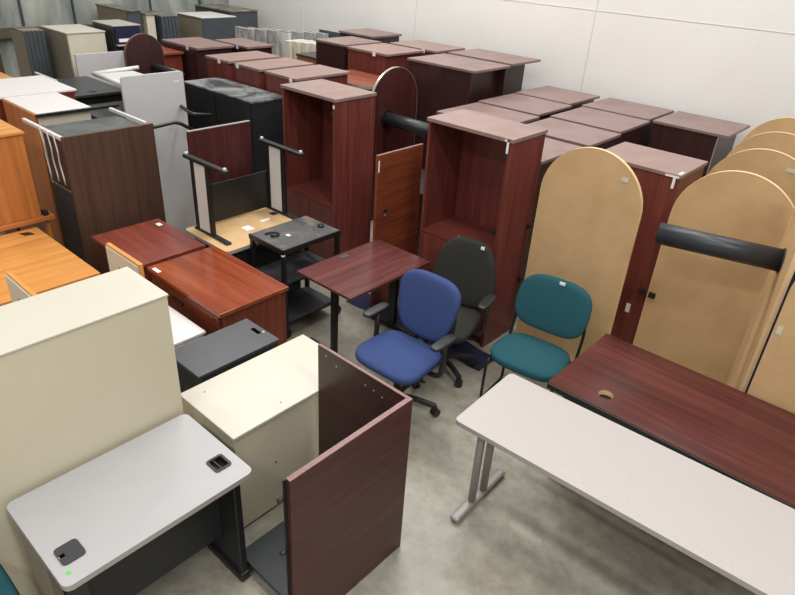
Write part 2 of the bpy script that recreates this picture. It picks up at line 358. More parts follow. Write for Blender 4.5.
# orange credenza on plinth desk
t = thing('orange_desk', 'orange wood desk carrying the orange cabinet at the left edge', 'desk', (-5.85, 1.2, 0))
P(t, 'desktop', M['orangey'], (-6.3, -5.49, 0.5, 1.87, 0.76, 0.80), 0.004)
P(t, 'end_panel', M['orangez'], (-6.25, -5.53, 1.80, 1.83, 0, 0.76)); P(t, 'end_panel', M['orangez'], (-6.25, -5.53, 0.54, 0.57, 0, 0.76))
P(t, 'bracket', M['blackplastic'], (-5.56, -5.50, 1.79, 1.83, 0.805, 0.84))
t = thing('orange_cabinet', 'bright orange wood cabinet with a grey slot in its top, at the left edge', 'cabinet', (-5.85, 1.4, 0.80))
P(t, 'body', M['orangez'], (-6.14, -5.525, 0.9, 1.775, 0.802, 1.50)); P(t, 'top', M['goldeny'], (-6.15, -5.51, 0.89, 1.79, 1.50, 1.52), 0.003)
P(t, 'slot', M['slate'], (-5.92, -5.8, 0.95, 1.66, 1.5205, 1.522), 0)

# walnut desk on its end
t = thing('upended_walnut_desk', 'walnut desk stood on its end with grey underside and white metal edges', 'desk', (-5.55, 2.33, 0))
P(t, 'desktop', M['walnutz'], (-5.225, -5.195, 1.945, 2.72, 0.0, 1.515), 0.003)
P(t, 'end_panel', M['dustgrey'], (-5.76, -5.225, 1.98, 2.69, 1.45, 1.475)); P(t, 'end_panel', M['dustgrey'], (-5.93, -5.225, 1.98, 2.69, 0.02, 0.045))
P(t, 'metal_edge', M['whitetube'], (-5.98, -5.226, 1.945, 1.975, 1.48, 1.51), 0.004); P(t, 'metal_edge', M['whitetube'], (-5.94, -5.30, 2.69, 2.718, 1.48, 1.51), 0.004)
P(t, 'modesty_panel', M['walnutz'], (-5.90, -5.3, 2.06, 2.075, 0.95, 1.45)); P(t, 'modesty_panel', M['slate'], (-5.86, -5.26, 2.03, 2.05, 0.1, 0.95))
T(t, 'wire', M['whitetube'], [smooth_path([(xx, 1.955, 1.50), (xx-0.02, 1.93, 1.52), (xx+0.01, 1.93, 1.38), (xx-0.03, 1.94, 1.28), (xx+0.025, 1.93, 1.16), (xx+0.0, 1.94, 1.10)], keep=0.03) for xx in (-5.30, -5.42, -5.56)], 0.006, 8)
P(t, 'channel', M['black'], (-5.27, -5.24, 1.95, 1.98, 0.1, 0.9))

# upside-down grey table carried on a black box
t = thing('black_cabinet', 'low black cabinet hidden beneath the upside-down table', 'cabinet', (-4.34, 3.0, 0))
P(t, 'body', M['blackbox'], (-4.62, -4.08, 2.66, 3.40, 0, 0.68)); P(t, 'top', M['black'], (-4.63, -4.07, 2.65, 3.41, 0.68, 0.698))
t = thing('upside_down_table', 'table lying upside down with raw beige underside and black legs pointing up', 'table', (-4.34, 3.02, 0.70))
bm = bmesh.new(); slab(bm, rounded_rect(-0.33, 0.30, -0.42, 0.49, 0.04), [], 0.0, 0.03, 0, 1); link('tabletop', bm, [M['mdf'], M['greyedge']], t)
for y0, s in ((2.68, 1), (3.45, 1)):
    fr = P(t, 'leg', M['black'], [(-4.60, -4.555, y0, y0+0.035, 0.732, 1.35), (-4.39, -4.35, y0, y0+0.035, 0.732, 1.36), (-4.62, -4.14, y0-0.008, y0+0.04, 0.731, 0.75)], 0.004)
    P(fr, 'foot', M['black'], (-4.69, -4.10, y0-0.012, y0+0.045, 1.345, 1.378), 0.012)
    P(fr, 'cable_panel', M['whitetube'], (-4.555, -4.39, y0+0.008, y0+0.022, 0.75, 1.35), 0.001)
    T(fr, 'glide', M['chromecap'], [[(xx, y0+0.017, 1.37), (xx, y0+0.017, 1.395)] for xx in (-4.665, -4.125)], 0.013)
P(t, 'modesty_panel', M['black'], (-4.60, -4.585, 2.72, 3.45, 0.75, 1.10))
sticker(t, (-4.38, -4.28, 2.98, 3.06, 0.731, 0.732)); sticker(t, (-4.40, -4.36, 3.2, 3.30, 0.731, 0.732)); P(t, 'plate', M['black'], (-4.48, -4.42, 3.37, 3.43, 0.731, 0.737))

t = thing('mahogany_board', 'mahogany tabletop with silver edge standing behind the upside-down table', 'board', (-4.78, 3.1, 0))
P(t, 'board', M['dmahz'], (-4.79, -4.76, 2.79, 3.42, 0, 1.52)); P(t, 'edge_band', M['silver'], (-4.79, -4.76, 2.79, 3.42, 1.521, 1.526), 0)

# AV cart
t = thing('equipment_cart', 'black metal rolling cart with a dirty top and two open shelves', 'cart', (-3.80, 3.12, 0))
P(t, 'top', M['dustcart'], (-4.02, -3.58, 2.81, 3.43, 0.81, 0.84), 0.004)
P(t, 'rim', M['black'], [(-4.022, -3.578, 2.808, 2.82, 0.80, 0.843), (-3.59, -3.577, 2.808, 3.432, 0.80, 0.843)], 0.001)
P(t, 'shelf', M['darkgrey'], [(-4.0, -3.60, 2.83, 3.41, 0.50, 0.515), (-4.0, -3.6, 2.83, 2.84, 0.50, 0.54), (-3.61, -3.6, 2.83, 3.41, 0.5, 0.54)]); P(t, 'shelf', M['darkgrey'], [(-4.0, -3.60, 2.83, 3.41, 0.13, 0.145), (-3.61, -3.6, 2.83, 3.41, 0.13, 0.17)])
for xx in (-4.0, -3.60):
    for yy in (2.83, 3.41):
        P(t, 'post', M['black'], (xx-0.017, xx+0.017, yy-0.017, yy+0.017, 0.10, 0.81))
        T(t, 'caster', M['blackplastic'], [[(xx-0.012, yy, 0.05), (xx+0.012, yy, 0.05)]], 0.05, 20)
T(t, 'grommet', M['black'], [[(-3.75, 3.36, 0.842), (-3.75, 3.36, 0.858)]], 0.028, 20)
T(t, 'cable_clip', M['black'], [smooth_path([(-3.92, 2.90, 0.846), (-3.90, 2.97, 0.856), (-3.84, 2.99, 0.848), (-3.82, 2.93, 0.856), (-3.86, 2.91, 0.847)], keep=0.03)], 0.009, 8)
sticker(t, (-3.81, -3.77, 3.02, 3.05, 0.841, 0.842))
P(t, 'corner_clip', M['chromecap'], (-3.595, -3.573, 2.80, 2.825, 0.79, 0.80), 0.001)

# small mahogany table
t = thing('small_table', 'small mahogany table on black T-shaped legs beside the blue chair', 'table', (-3.1, 3.25, 0))
P(t, 'tabletop', M['mahtop'], (-3.40, -2.805, 2.795, 3.71, 0.718, 0.742), 0.004)
for yy in (2.90, 3.60):
    lg = P(t, 'leg', M['black'], [(-3.13 if yy < 3 else -3.15, -3.085 if yy < 3 else -3.07, yy, yy+0.045, 0.05, 0.70), (-3.36, -2.86, yy, yy+0.04, 0.70, 0.717)], 0.004); P(lg, 'foot', M['black'], (-3.42, -2.82, yy-0.005, yy+0.05, 0.012, 0.055), 0.01)
    T(lg, 'glide', M['blackplastic'], [[(xx, yy+0.02, 0.0), (xx, yy+0.02, 0.014)] for xx in (-3.39, -2.85)], 0.022)
P(t, 'grommet', M['slate'], (-3.365, -3.315, 3.21, 3.29, 0.7425, 0.745), 0.001)

# tall wardrobes with an open upper part, front faces -Y
def wardrobe(name, label, x0, x1, y0, y1, z1, shelf, mat='mah', tags=()):
    t = thing(name, label, 'bookcase', ((x0+x1)/2, (y0+y1)/2, 0), 'tall open-topped mahogany bookcases'); w = 0.035; m = M[mat+'z']
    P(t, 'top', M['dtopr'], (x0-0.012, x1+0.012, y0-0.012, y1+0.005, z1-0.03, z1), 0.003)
    P(t, 'side_panel', m, (x0, x0+0.022, y0, y1, 0, z1-0.03)); P(t, 'side_panel', m, (x1-w, x1, y0, y1, 0, z1-0.03))
    P(t, 'back_panel', M['mahz'], (x0+0.022, x1-w, y1-0.015, y1, 0.02, z1-0.03))
    P(t, 'shelf', M[mat+'x'], (x0+0.022, x1-w, y0+0.004, y1-0.015, shelf-0.03, shelf))
    xm = (x0+x1)/2
    for a, b in ((x0+0.024, xm-0.002), (xm+0.002, x1-w-0.002)):
        d = P(t, 'door', m, (a, b, y0+0.002, y0+0.02, 0.08, shelf-0.035))
    P(t, 'plinth', M['dmahx'], (x0+0.022, x1-w, y0+0.03, y0+0.045, 0, 0.08))
    for zz in (z1-0.14, shelf+0.20): P(t, 'hinge', M['black'], (x1-w-0.05, x1-w, y0+0.02, y0+0.06, zz-0.03, zz+0.012), 0.004)
    return t
t = wardrobe('bookcase', 'tall mahogany bookcase with open upper part directly behind the black office chair', -3.14, -2.35, 3.96, 4.43, 1.81, 0.86)
sticker(t, (-2.39, -2.372, 3.9455, 3.9475, 1.70, 1.80)); sticker(t, (-2.41, -2.372, 3.9455, 3.9475, 1.785, 1.80)); sticker(t, (-2.76, -2.69, 3.955, 4.01, 0.861, 0.90), name='paper_tag')
P(t, 'bracket', M['black'], [(-2.35, -2.33, 4.38, 4.43, 0.5, 0.53), (-2.35, -2.33, 4.38, 4.43, 1.0, 1.03)])
t = wardrobe('bookcase', 'tall mahogany bookcase with open upper part behind the upside-down table', -4.97, -4.22, 3.96, 4.48, 1.75, 0.72)
sticker(t, (-4.25, -4.23, 3.957, 3.9598, 1.66, 1.69))

t = shell0 = thing('low_cabinet', 'dark low cabinet glimpsed between the two tall bookcases', 'cabinet', (-3.7, 4.8, 0))
P(t, 'body', M['vdmz'], (-4.14, -3.22, 4.56, 5.12, 0, 0.87)); P(t, 'top', M['black'], (-4.16, -3.20, 4.54, 5.14, 0.87, 0.90))
t = thing('leaning_board', 'brown cherry wood panel with a round hole standing on edge between two bookcases', 'board', (-3.46, 4.01, 0))
bm = bmesh.new(); slab(bm, [(-0.29, 0), (0.29, 0), (0.29, 1.463), (-0.29, 1.463)], [circle(-0.17, 0.94, 0.03)], -0.013, 0.013, 0, 0, 1)
for v in bm.verts: v.co = Vector((v.co.z, v.co.x, v.co.y))
link('board', bm, [M['cherryby'], M['black']], t); P(t, 'edge_band', M['mahband'], (-3.473, -3.447, 3.72, 4.30, 1.4635, 1.466), 0)
sticker(t, (-3.4468, -3.446, 3.725, 3.742, 1.32, 1.42))

# ------------------------------------------------------------ round-ended boards
def stadium_board(name, label, cx, cy, wid, h, thick, rot, mats, lean=0, group=None, round_r=None):
    "standing board, face normal along local -Y, rounded top"
    t = thing(name, label, 'tabletop', (cx, cy, 0), group, rot); r = wid/2
    def out(k, rr): return [(-rr, k), (rr, k)] + [(rr*math.cos(a), (h-r)+rr*math.sin(a)) for a in [math.pi*i/36 for i in range(37)]]
    bm = bmesh.new(); slab(bm, out(0.0, r-0.004), [], -thick/2, thick/2, 0, 1)
    for v in bm.verts: v.co = Vector((v.co.x, -v.co.z, v.co.y))
    link('board', bm, [mats[0], mats[1]], t)
    bm = bmesh.new(); o1, o0 = out(0.0, r), out(0.0, r-0.004); n = len(o1)
    rings = [[bm.verts.new((p[0], y, p[1])) for p in L] for L, y in ((o0, -thick/2-0.001), (o1, -thick/2-0.001), (o1, thick/2+0.001), (o0, thick/2+0.001))]
    for A, B in zip(rings, rings[1:]+rings[:1]):
        for i in range(1, n): bm.faces.new((A[i], A[(i+1) % n], B[(i+1) % n], B[i])) 
    link('edge_band', bm, mats[1], t)
    if lean: t.rotation_euler = (R(lean), 0, R(rot))
    return t
bm_g = 'beige round-ended tabletops standing on end'
mm = (M['mdf'], M['mdfedge'])
t = stadium_board('round_end_tabletop', 'beige round-ended tabletop standing on end directly behind the teal chair', -1.795, 4.20, 0.785, 1.83, 0.028, 0, mm, 0, bm_g)
sticker(t, (-1.59, -1.54, 4.181, 4.1845, 1.655, 1.685), 'beige', 'label_tag')
for k, (cx, cy, lab) in enumerate((
    (-0.92, 4.62, 'beige round-ended tabletop at front of the nested row, behind the black drum leg'),
    (-0.97, 5.40, 'beige round-ended tabletop second from front in the nested row at right'),
    (-1.04, 6.12, 'beige round-ended tabletop third from front in the nested row at right'),
    (-1.12, 6.85, 'beige round-ended tabletop at back of the nested row, nearest the white wall'))):
    t = stadium_board('round_end_tabletop', lab, cx, cy, 0.83, 1.80, 0.028, 0, mm, 0, bm_g)
    if k == 1: sticker(t, (-0.84, -0.77, 5.381, 5.3845, 1.67, 1.70), 'beige', 'label_tag')
    if k == 0: P(t, 'bracket', M['black'], (-1.32, -1.27, 4.58, 4.605, 0.7, 0.74))
t = stadium_board('round_end_tabletop', 'beige tabletop seen nearly edge-on with a thick black drum leg sticking out', -0.485, 4.18, 0.73, 1.95, 0.028, -76, mm, 0, bm_g)
bm = bmesh.new(); tube(bm, [(0, -0.016, 1.45), (0, -0.74, 1.45)], 0.07, 32); link('drum_leg', bm, M['tube'], t, smooth=True)
bm = bmesh.new(); tube(bm, [(0, -0.016, 1.45), (0, -0.024, 1.45)], 0.078, 32); link('mounting_flange', bm, M['black'], t)
t = stadium_board('round_end_tabletop', 'beige tabletop with blue left edge at the right border of the photo', 0.03, 3.80, 0.80, 1.83, 0.028, 0, (M['mdf'], M['bluecloth']), 0, bm_g)
sticker(t, (-0.35, -0.32, 3.782, 3.7855, 1.17, 1.22), 'beige', 'label_tag')

t = thing('blue_divider', 'dark blue panel edge seen between the edge-on board and the rightmost tabletop', 'divider', (0, 4.59, 0))
P(t, 'panel', M['bluecloth'], (-0.475, 0.5, 4.575, 4.60, 0, 1.72)); P(t, 'cap', M['black'], (-0.475, 0.5, 4.575, 4.60, 1.721, 1.73))
# dark round-ended conference top with drum leg
t = stadium_board('round_end_tabletop', 'dark mahogany round-ended tabletop with a black drum leg, between the two bookcases', -4.96, 5.58, 0.80, 1.775, 0.03, 90, (M['dmahz'], M['silver']), 0)
bm = bmesh.new(); tube(bm, [(-0.13, -0.02, 1.22), (-0.13, -0.68, 1.22)], 0.075, 32); link('drum_leg', bm, M['tube'], t, smooth=True)
bm = bmesh.new(); tube(bm, [(-0.13, -0.017, 1.22), (-0.13, -0.03, 1.22)], 0.10, 32); link('mounting_flange', bm, M['black'], t)

# ------------------------------------------------------------ long tables at right
t = thing('long_table', 'long mahogany table with a round cable hole at its near left corner', 'table', (-0.36, 3.365, 0))
bm = bmesh.new(); slab(bm, rounded_rect(-0.92, 0.92, -0.395, 0.395, 0.012, 3), [circle(-0.61, -0.255, 0.044, 28)], 0.71, 0.742, 0, 1, 2)
link('tabletop', bm, [M['mahtopx'], M['dmahx'], M['mdfedge']], t)
bm = bmesh.new(); tube(bm, [(-0.61, -0.255, 0.60), (-0.61, -0.255, 0.705)], 0.05, 20); link('cable_cup', bm, M['black'], t)
P(t, 'edge_band', M['black'], (-1.275, 0.55, 2.955, 2.969, 0.705, 0.741), 0.002)
P(t, 'end_panel', M['black'], (-1.2, -1.17, 3.05, 3.7, 0, 0.71)); P(t, 'end_panel', M['black'], (0.45, 0.48, 3.05, 3.7, 0, 0.71)); P(t, 'modesty_panel', M['black'], (-1.17, 0.45, 3.08, 3.095, 0.3, 0.71))
t = thing('long_table', 'long light grey speckled table on grey metal T-shaped legs', 'table', (-0.55, 2.62, 0), None, 2.2)
bm = bmesh.new(); slab(bm, rounded_rect(-0.93, 0.91, -0.30, 0.30, 0.03), [], 0.712, 0.742, 0, 1); link('tabletop', bm, [M['speckle'], M['greyedge']], t)
for s, xx in ((-1, -1.39), (1, 0.30)):
    lg = T(t, 'leg', M['metalgrey'], [[(xx, 2.63, 0.04), (xx, 2.63, 0.70)], [(xx, 2.50, 0.04), (xx, 2.50, 0.70)]], 0.024, 16)
    P(lg, 'foot', M['metalgrey'], (xx-0.03, xx+0.03, 2.31, 2.86, 0.008, 0.042), 0.014); P(lg, 'top_bracket', M['metalgrey'], (xx-0.03, xx+0.03, 2.38, 2.84, 0.70, 0.712))
    T(lg, 'glide', M['blackplastic'], [[(xx, 2.335, 0), (xx, 2.335, 0.01)], [(xx, 2.83, 0), (xx, 2.83, 0.01)]], 0.02)
P(t, 'beam', M['metalgrey'], (-1.37, 0.28, 2.59, 2.63, 0.66, 0.70))

# blue cloth on floor
bm = bmesh.new(); nx, ny = 60, 10; vs = []
for i in range(nx+1):
    for j in range(ny+1):
        X = -3.72+1.55*i/nx; Y = 3.66+0.27*j/ny + 0.015*math.sin(X*9)
        vs.append(bm.verts.new((X+2.9, Y-3.8, 0.002+0.002*(1+math.sin(X*23+Y*15)))))
for i in range(nx):
    for j in range(ny):
        a = i*(ny+1)+j; bm.faces.new((vs[a], vs[a+ny+1], vs[a+ny+2], vs[a+1]))
o = link('floor_cloth', bm, M['bluecloth'], None, (-2.9, 3.8, 0), smooth=True); o['label'] = 'strip of blue padded cloth on the floor before the tall bookcase'; o['category'] = 'cloth'

# ------------------------------------------------------------ chairs
def cushion(wx, wy, th, e=0.45, ev=0.55, dome=0.0, fn=None, n=40, mm=16):
    bm = bmesh.new(); sg = lambda v, p: math.copysign(abs(v)**p, v); rows = []
    for i in range(1, mm):
        la = -math.pi/2+math.pi*i/mm; row = []
        for k in range(n):
            lo = 2*math.pi*k/n
            X = wx/2*sg(math.cos(la), ev)*sg(math.cos(lo), e); Y = wy/2*sg(math.cos(la), ev)*sg(math.sin(lo), e); Z = th/2*sg(math.sin(la), ev)
            row.append((X, Y, Z))
        rows.append(row)
    V = [[bm.verts.new(fn(*p) if fn else p) for p in row] for row in rows]
    b0 = bm.verts.new(fn(0, 0, -th/2) if fn else (0, 0, -th/2)); b1 = bm.verts.new(fn(0, 0, th/2) if fn else (0, 0, th/2))
    for A, B in zip(V, V[1:]):
        for k in range(n): bm.faces.new((A[k], A[(k+1) % n], B[(k+1) % n], B[k]))
    for k in range(n): bm.faces.new((b0, V[0][(k+1) % n], V[0][k])); bm.faces.new((b1, V[-1][k], V[-1][(k+1) % n]))
    return bm
def office_chair(name, label, loc, rot, fab, bw, bh, bz, seat_w, seat_d, base_rot=0, br=0.28, lowcover=True, taper=0.12):
    "local frame: sitter faces -Y"
    t = thing(name, label, 'chair', loc, 'wheeled office chairs', rot); zs = 0.47
    fs = lambda X, Y, Z: (X*(1+0.10*(-Y/seat_d)), Y, zs+Z - 0.035*max(0, (-Y/seat_d-0.2))*2 - 0.02*(1-(2*X/seat_w)**2)*(0.5 if Z > 0 else 0))
    link('seat', cushion(seat_w, seat_d, 0.09, 0.48, 0.5, fn=fs), fab, t, smooth=True)
    link('seat_shell', cushion(seat_w*0.86, seat_d*0.86, 0.05, 0.5, 0.5, fn=lambda X, Y, Z: (X, Y, zs-0.055+Z)), M['blackplastic'], t, smooth=True)
    yb = seat_d/2-0.01
    def fb(X, Y, Z):   # X across, Y up the back, Z thickness
        k = Y/bh+0.5; X2 = X*(1.0+taper*(k-0.75) if k > 0.3 else 1.0-taper*0.5-(0.3-k)*0.25)
        return (X2, yb+0.05+Z+0.10*(k-0.3)-0.22*X*X, bz+Y)
    link('backrest', cushion(bw, bh, 0.085, 0.62, 0.5, fn=fb), fab, t, smooth=True)
    if lowcover: link('back_shell', cushion(bw*0.9, bh*0.6, 0.05, 0.55, 0.5, fn=lambda X, Y, Z: (X, yb+0.095+Z-0.2*X*X+0.06*(Y/bh), bz-bh*0.20+Y)), M['blackplastic'], t, smooth=True)
    bm = bmesh.new(); tube(bm, smooth_path([(0, 0.02, zs-0.09), (0, yb+0.09, zs-0.10), (0, yb+0.115, zs+0.02), (0, yb+0.13, bz)], keep=0.07), 0.026, 10); link('back_bar', bm, M['blackplastic'], t, smooth=True)
    bm = bmesh.new(); add_box(bm, (-0.09, 0.09, -0.10, 0.12, zs-0.13, zs-0.075), 0.015); tube(bm, [(0, 0, 0.10), (0, 0, zs-0.12)], 0.028, 16); link('gas_column', bm, M['blackplastic'], t)
    bm = bmesh.new(); tube(bm, [(0.08, -0.02, zs-0.1), (0.26, -0.03, zs-0.09)], 0.008, 8); link('lever', bm, M['blackplastic'], t)
    bm = bmesh.new(); tube(bm, [(0, 0, 0.075), (0, 0, 0.14)], 0.05, 20)
    for k in range(5):
        a = R(base_rot+72*k); c, s = math.cos(a), math.sin(a)
        tube(bm, [(0.03*c, 0.03*s, 0.118), (0.16*c, 0.16*s, 0.110), (br*c, br*s, 0.082)], 0.022, 8)
    link('base', bm, M['blackplastic'], t)
    for k in range(5):
        a = R(base_rot+72*k); c, s = math.cos(a), math.sin(a); px, py = br*c, br*s; q = a+0.9; dx, dy = -math.sin(q), math.cos(q)
        bm = bmesh.new()
        for sg in (-1, 1): tube(bm, [(px+dx*0.006*sg, py+dy*0.006*sg, 0.03), (px+dx*0.026*sg, py+dy*0.026*sg, 0.03)], 0.03, 16)
        tube(bm, [(px, py, 0.03), (px, py, 0.09)], 0.011, 8); tube(bm, [(px-dx*0.02, py-dy*0.02, 0.045), (px+dx*0.02, py+dy*0.02, 0.045)], 0.024, 10)
        link('caster', bm, M['blackplastic'], t, smooth=False)
    for s in (-1, 1):
        X = s*(seat_w/2+0.035); bm = bmesh.new()
        tube(bm, smooth_path([(s*0.12, 0.06, zs-0.09), (X, 0.08, zs-0.08), (X, 0.10, zs+0.0), (X, 0.11, zs+0.19)], keep=0.05), 0.019, 10)
        ar = link('armrest', bm, M['blackplastic'], t, smooth=True)
        link('arm_pad', cushion(0.085, 0.25, 0.035, 0.6, 0.6, fn=lambda x_, y_, z_: (X+x_, 0.085+y_, zs+0.205+z_)), M['blackplastic'], ar, smooth=True)
    return t
office_chair('office_chair', 'blue fabric office chair with black armrests in front of the small table', (-2.34, 2.83, 0), 2, M['blue'], 0.53, 0.46, 0.75, 0.54, 0.47, 26, br=0.295, taper=0.26)
tc = office_chair('office_chair', 'high-backed charcoal office chair behind the blue one', (-2.42, 3.46, 0), 13, M['charf'], 0.47, 0.54, 0.755, 0.50, 0.48, 40, br=0.265, taper=-0.42)
bm = bmesh.new(); add_box(bm, (0.11, 0.14, 0.285, 0.292, 0.985, 1.01)); link('sticker', bm, M['paper'], tc)

def copy_tree(o, loc, rot, label):
    c = o.copy(); COL.objects.link(c); c.location = loc; c.rotation_euler = (0, 0, R(rot)); c['label'] = label
    for ch in o.children:
        if ch.name.startswith('sticker'): continue
        d = ch.copy(); COL.objects.link(d); d.parent = c
    return c
t = thing('guest_chair', 'teal fabric guest chair with a black tube frame and white sticker, before the beige board', 'chair', (-1.70, 3.57, 0), 'teal guest chairs', 6)
link('seat', cushion(0.54, 0.44, 0.085, 0.6, 0.5, fn=lambda X, Y, Z: (X*(1-0.10*Y/0.22*0.5), Y-0.02, 0.445+Z-0.03*max(0, -Y/0.44-0.25)*2)), M['teal'], t, smooth=True)
def tb(X, Y, Z):
    k = Y/0.38+0.5; return (X*(1+0.06*(0.5-abs(k-0.45))), 0.225+Z+0.11*(k-0.3)-0.28*X*X, 0.748+Y)
link('backrest', cushion(0.55, 0.39, 0.07, 0.6, 0.5, fn=tb), M['teal'], t, smooth=True)
for s in (-1, 1):
    X = s*0.268
    bm = bmesh.new(); tube(bm, smooth_path([(X*0.93, 0.255, 0.80), (X, 0.235, 0.60), (X, 0.17, 0.40), (X, 0.16, 0.012), (X, -0.19, 0.012), (X*0.96, -0.20, 0.38), (X*0.86, -0.10, 0.40)], keep=0.05), 0.011, 10)
    link('leg_frame', bm, M['black'], t, smooth=True)
bm = bmesh.new(); tube(bm, [(-0.275, 0.17, 0.39), (0.275, 0.17, 0.39)], 0.010, 8); tube(bm, [(-0.27, -0.16, 0.395), (0.27, -0.16, 0.395)], 0.010, 8); tube(bm, [(-0.24, 0.285, 0.78), (0.24, 0.285, 0.78)], 0.010, 8); link('crossbar', bm, M['black'], t, smooth=True)
bm = bmesh.new(); add_box(bm, (0.01, 0.05, 0.252, 0.262, 0.925, 0.945)); link('sticker', bm, M['paper'], t)

# ------------------------------------------------------------ mahogany cabinets at the back
def shell(name, label, x0, x1, y0, y1, z1, top, body, over=0.0, group=None, front=True, cat='cabinet', tagat=None, rot=0, openr=False, band=None):
    "upright cabinet: top slab with an overhang towards +X, side, back and front panels"
    t = thing(name, label, cat, ((x0+x1)/2, (y0+y1)/2, 0), group, rot); e = 0.012
    P(t, 'top', top, (x0, x1, y0, y1, z1-0.028, z1), 0.003)
    X1 = x1-over-e
    P(t, 'front_panel', body, (x0+e, X1, y0+e, y0+e+0.02, 0.0, z1-0.028))
    P(t, 'back_panel', body, (x0+e, X1, y1-e-0.02, y1-e, 0.0, z1-0.028))
    P(t, 'side_panel', body, (x0+e, x0+e+0.02, y0+e+0.02, y1-e-0.02, 0, z1-0.028))
    P(t, 'side_panel', body, (X1-0.02-(0.10 if openr else 0), X1-(0.10 if openr else 0), y0+e+0.02, y1-e-0.02, 0, z1-0.028))
    if band: P(t, 'edge_band', band, (X1-0.001, X1+0.004, y0+e, y0+e+0.022, 0.0, z1-0.03), 0)
    if tagat: sticker(t, (tagat, tagat+0.05, y0-0.002, y0+0.001, z1-0.05, z1-0.004)); 
    return t
g = 'dark mahogany cabinets in rows by the white wall'
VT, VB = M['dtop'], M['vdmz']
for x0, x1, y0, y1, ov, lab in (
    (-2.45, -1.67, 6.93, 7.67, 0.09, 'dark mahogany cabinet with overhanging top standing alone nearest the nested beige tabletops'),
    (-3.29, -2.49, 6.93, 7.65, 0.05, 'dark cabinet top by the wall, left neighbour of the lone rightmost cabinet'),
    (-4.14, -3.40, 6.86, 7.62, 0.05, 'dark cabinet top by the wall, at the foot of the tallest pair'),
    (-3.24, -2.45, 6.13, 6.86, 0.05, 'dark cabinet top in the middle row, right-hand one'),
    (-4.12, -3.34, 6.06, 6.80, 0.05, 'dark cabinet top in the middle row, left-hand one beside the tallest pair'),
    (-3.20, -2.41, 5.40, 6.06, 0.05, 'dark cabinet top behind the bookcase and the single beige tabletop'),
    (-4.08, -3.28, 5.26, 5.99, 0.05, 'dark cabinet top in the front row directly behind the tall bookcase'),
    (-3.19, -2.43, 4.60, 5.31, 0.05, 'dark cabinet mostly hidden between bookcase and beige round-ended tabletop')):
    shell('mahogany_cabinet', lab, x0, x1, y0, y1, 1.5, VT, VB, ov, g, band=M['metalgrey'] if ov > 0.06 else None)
for x0, x1, y0, y1, z, ov, top, body, lab, tg in (
    (-5.22, -4.22, 6.07, 6.80, 1.80, 0.03, VT, VB, 'tall dark cabinet with open right side behind the dark round-ended tabletop', None),
    (-5.26, -4.27, 6.92, 7.58, 1.80, 0.20, VT, VB, 'tall dark cabinet with overhanging top, tight against the wall', None),
    (-6.21, -5.50, 6.02, 6.72, 1.80, 0.03, M['dtopr'], M['mahz'], 'tall reddish cabinet with small tag, left neighbour of the open-sided dark cabinet', -5.75),
    (-6.20, -5.37, 6.82, 7.44, 1.80, 0.03, M['dtopr'], M['mahz'], 'tall reddish cabinet with thin tag, behind the other reddish one by the wall', -5.62),
    (-6.84, -6.25, 6.03, 6.72, 1.81, 0.02, M['dtop'], VB, 'tall dark reddish cabinet at the left end of its row', None),
    (-7.32, -6.62, 6.92, 7.55, 1.82, 0.03, VT, VB, 'dark cabinet farthest back against the white wall', None)):
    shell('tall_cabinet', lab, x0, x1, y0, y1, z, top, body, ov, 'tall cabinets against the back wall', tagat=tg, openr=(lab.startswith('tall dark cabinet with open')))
for x0, x1, y0, y1, lab, tg in (
    (-6.98, -6.50, 4.42, 5.18, 'reddish cabinet top farthest left of three in a row behind the dusty black cabinet', -6.72),
    (-6.40, -5.92, 4.42, 5.20, 'reddish cabinet top in the middle of three behind the dusty black cabinet', -6.36),
    (-5.84, -5.32, 4.42, 5.22, 'reddish cabinet top nearest of three, beside the tall left bookcase', -5.42)):
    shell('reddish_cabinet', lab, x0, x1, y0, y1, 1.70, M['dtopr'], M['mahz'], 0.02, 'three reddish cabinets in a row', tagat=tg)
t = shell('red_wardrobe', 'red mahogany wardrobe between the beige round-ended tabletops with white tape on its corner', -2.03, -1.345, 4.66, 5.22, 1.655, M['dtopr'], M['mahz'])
sticker(t, (-1.40, -1.38, 4.657, 4.6595, 1.55, 1.63)); sticker(t, (-1.46, -1.36, 4.657, 4.6595, 1.63, 1.645)); sticker(t, (-1.38, -1.36, 4.68, 4.76, 1.656, 1.657))
P(t, 'bracket', M['black'], (-1.41, -1.36, 4.63, 4.672, 0.68, 0.71)); sticker(t, (-1.49, -1.455, 4.668, 4.6715, 0.46, 0.54))
for x0, x1, y0, y1, lab in (
    (-8.30, -7.46, 4.62, 5.18, 'brown mahogany cabinet with tag beside the dusty black cabinet, far left group'),
    (-8.0, -7.26, 5.24, 5.68, 'brown mahogany cabinet behind another, in front of the speckled partitions')):
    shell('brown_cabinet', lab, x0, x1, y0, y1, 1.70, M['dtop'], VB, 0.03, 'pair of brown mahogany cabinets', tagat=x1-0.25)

# half-round table top behind the left bookcase
t = thing('round_end_table', 'orange-brown round-ended table with silver edge behind the left bookcase', 'table', (-5.55, 5.62, 0))
bm = bmesh.new(); op = [(-0.50, -0.33), (0.2, -0.33)]+[(0.2+0.33*math.sin(a), -0.33*math.cos(a)) for a in [math.pi*i/24 for i in range(1, 24)]]+[(0.2, 0.33), (-0.50, 0.33)]
slab(bm, op, [], 1.52, 1.55, 0, 1); link('tabletop', bm, [M['cherrybx'], M['silver']], t)
P(t, 'pedestal', M['vdmz'], (-5.95, -5.45, 5.40, 5.84, 0, 1.52))

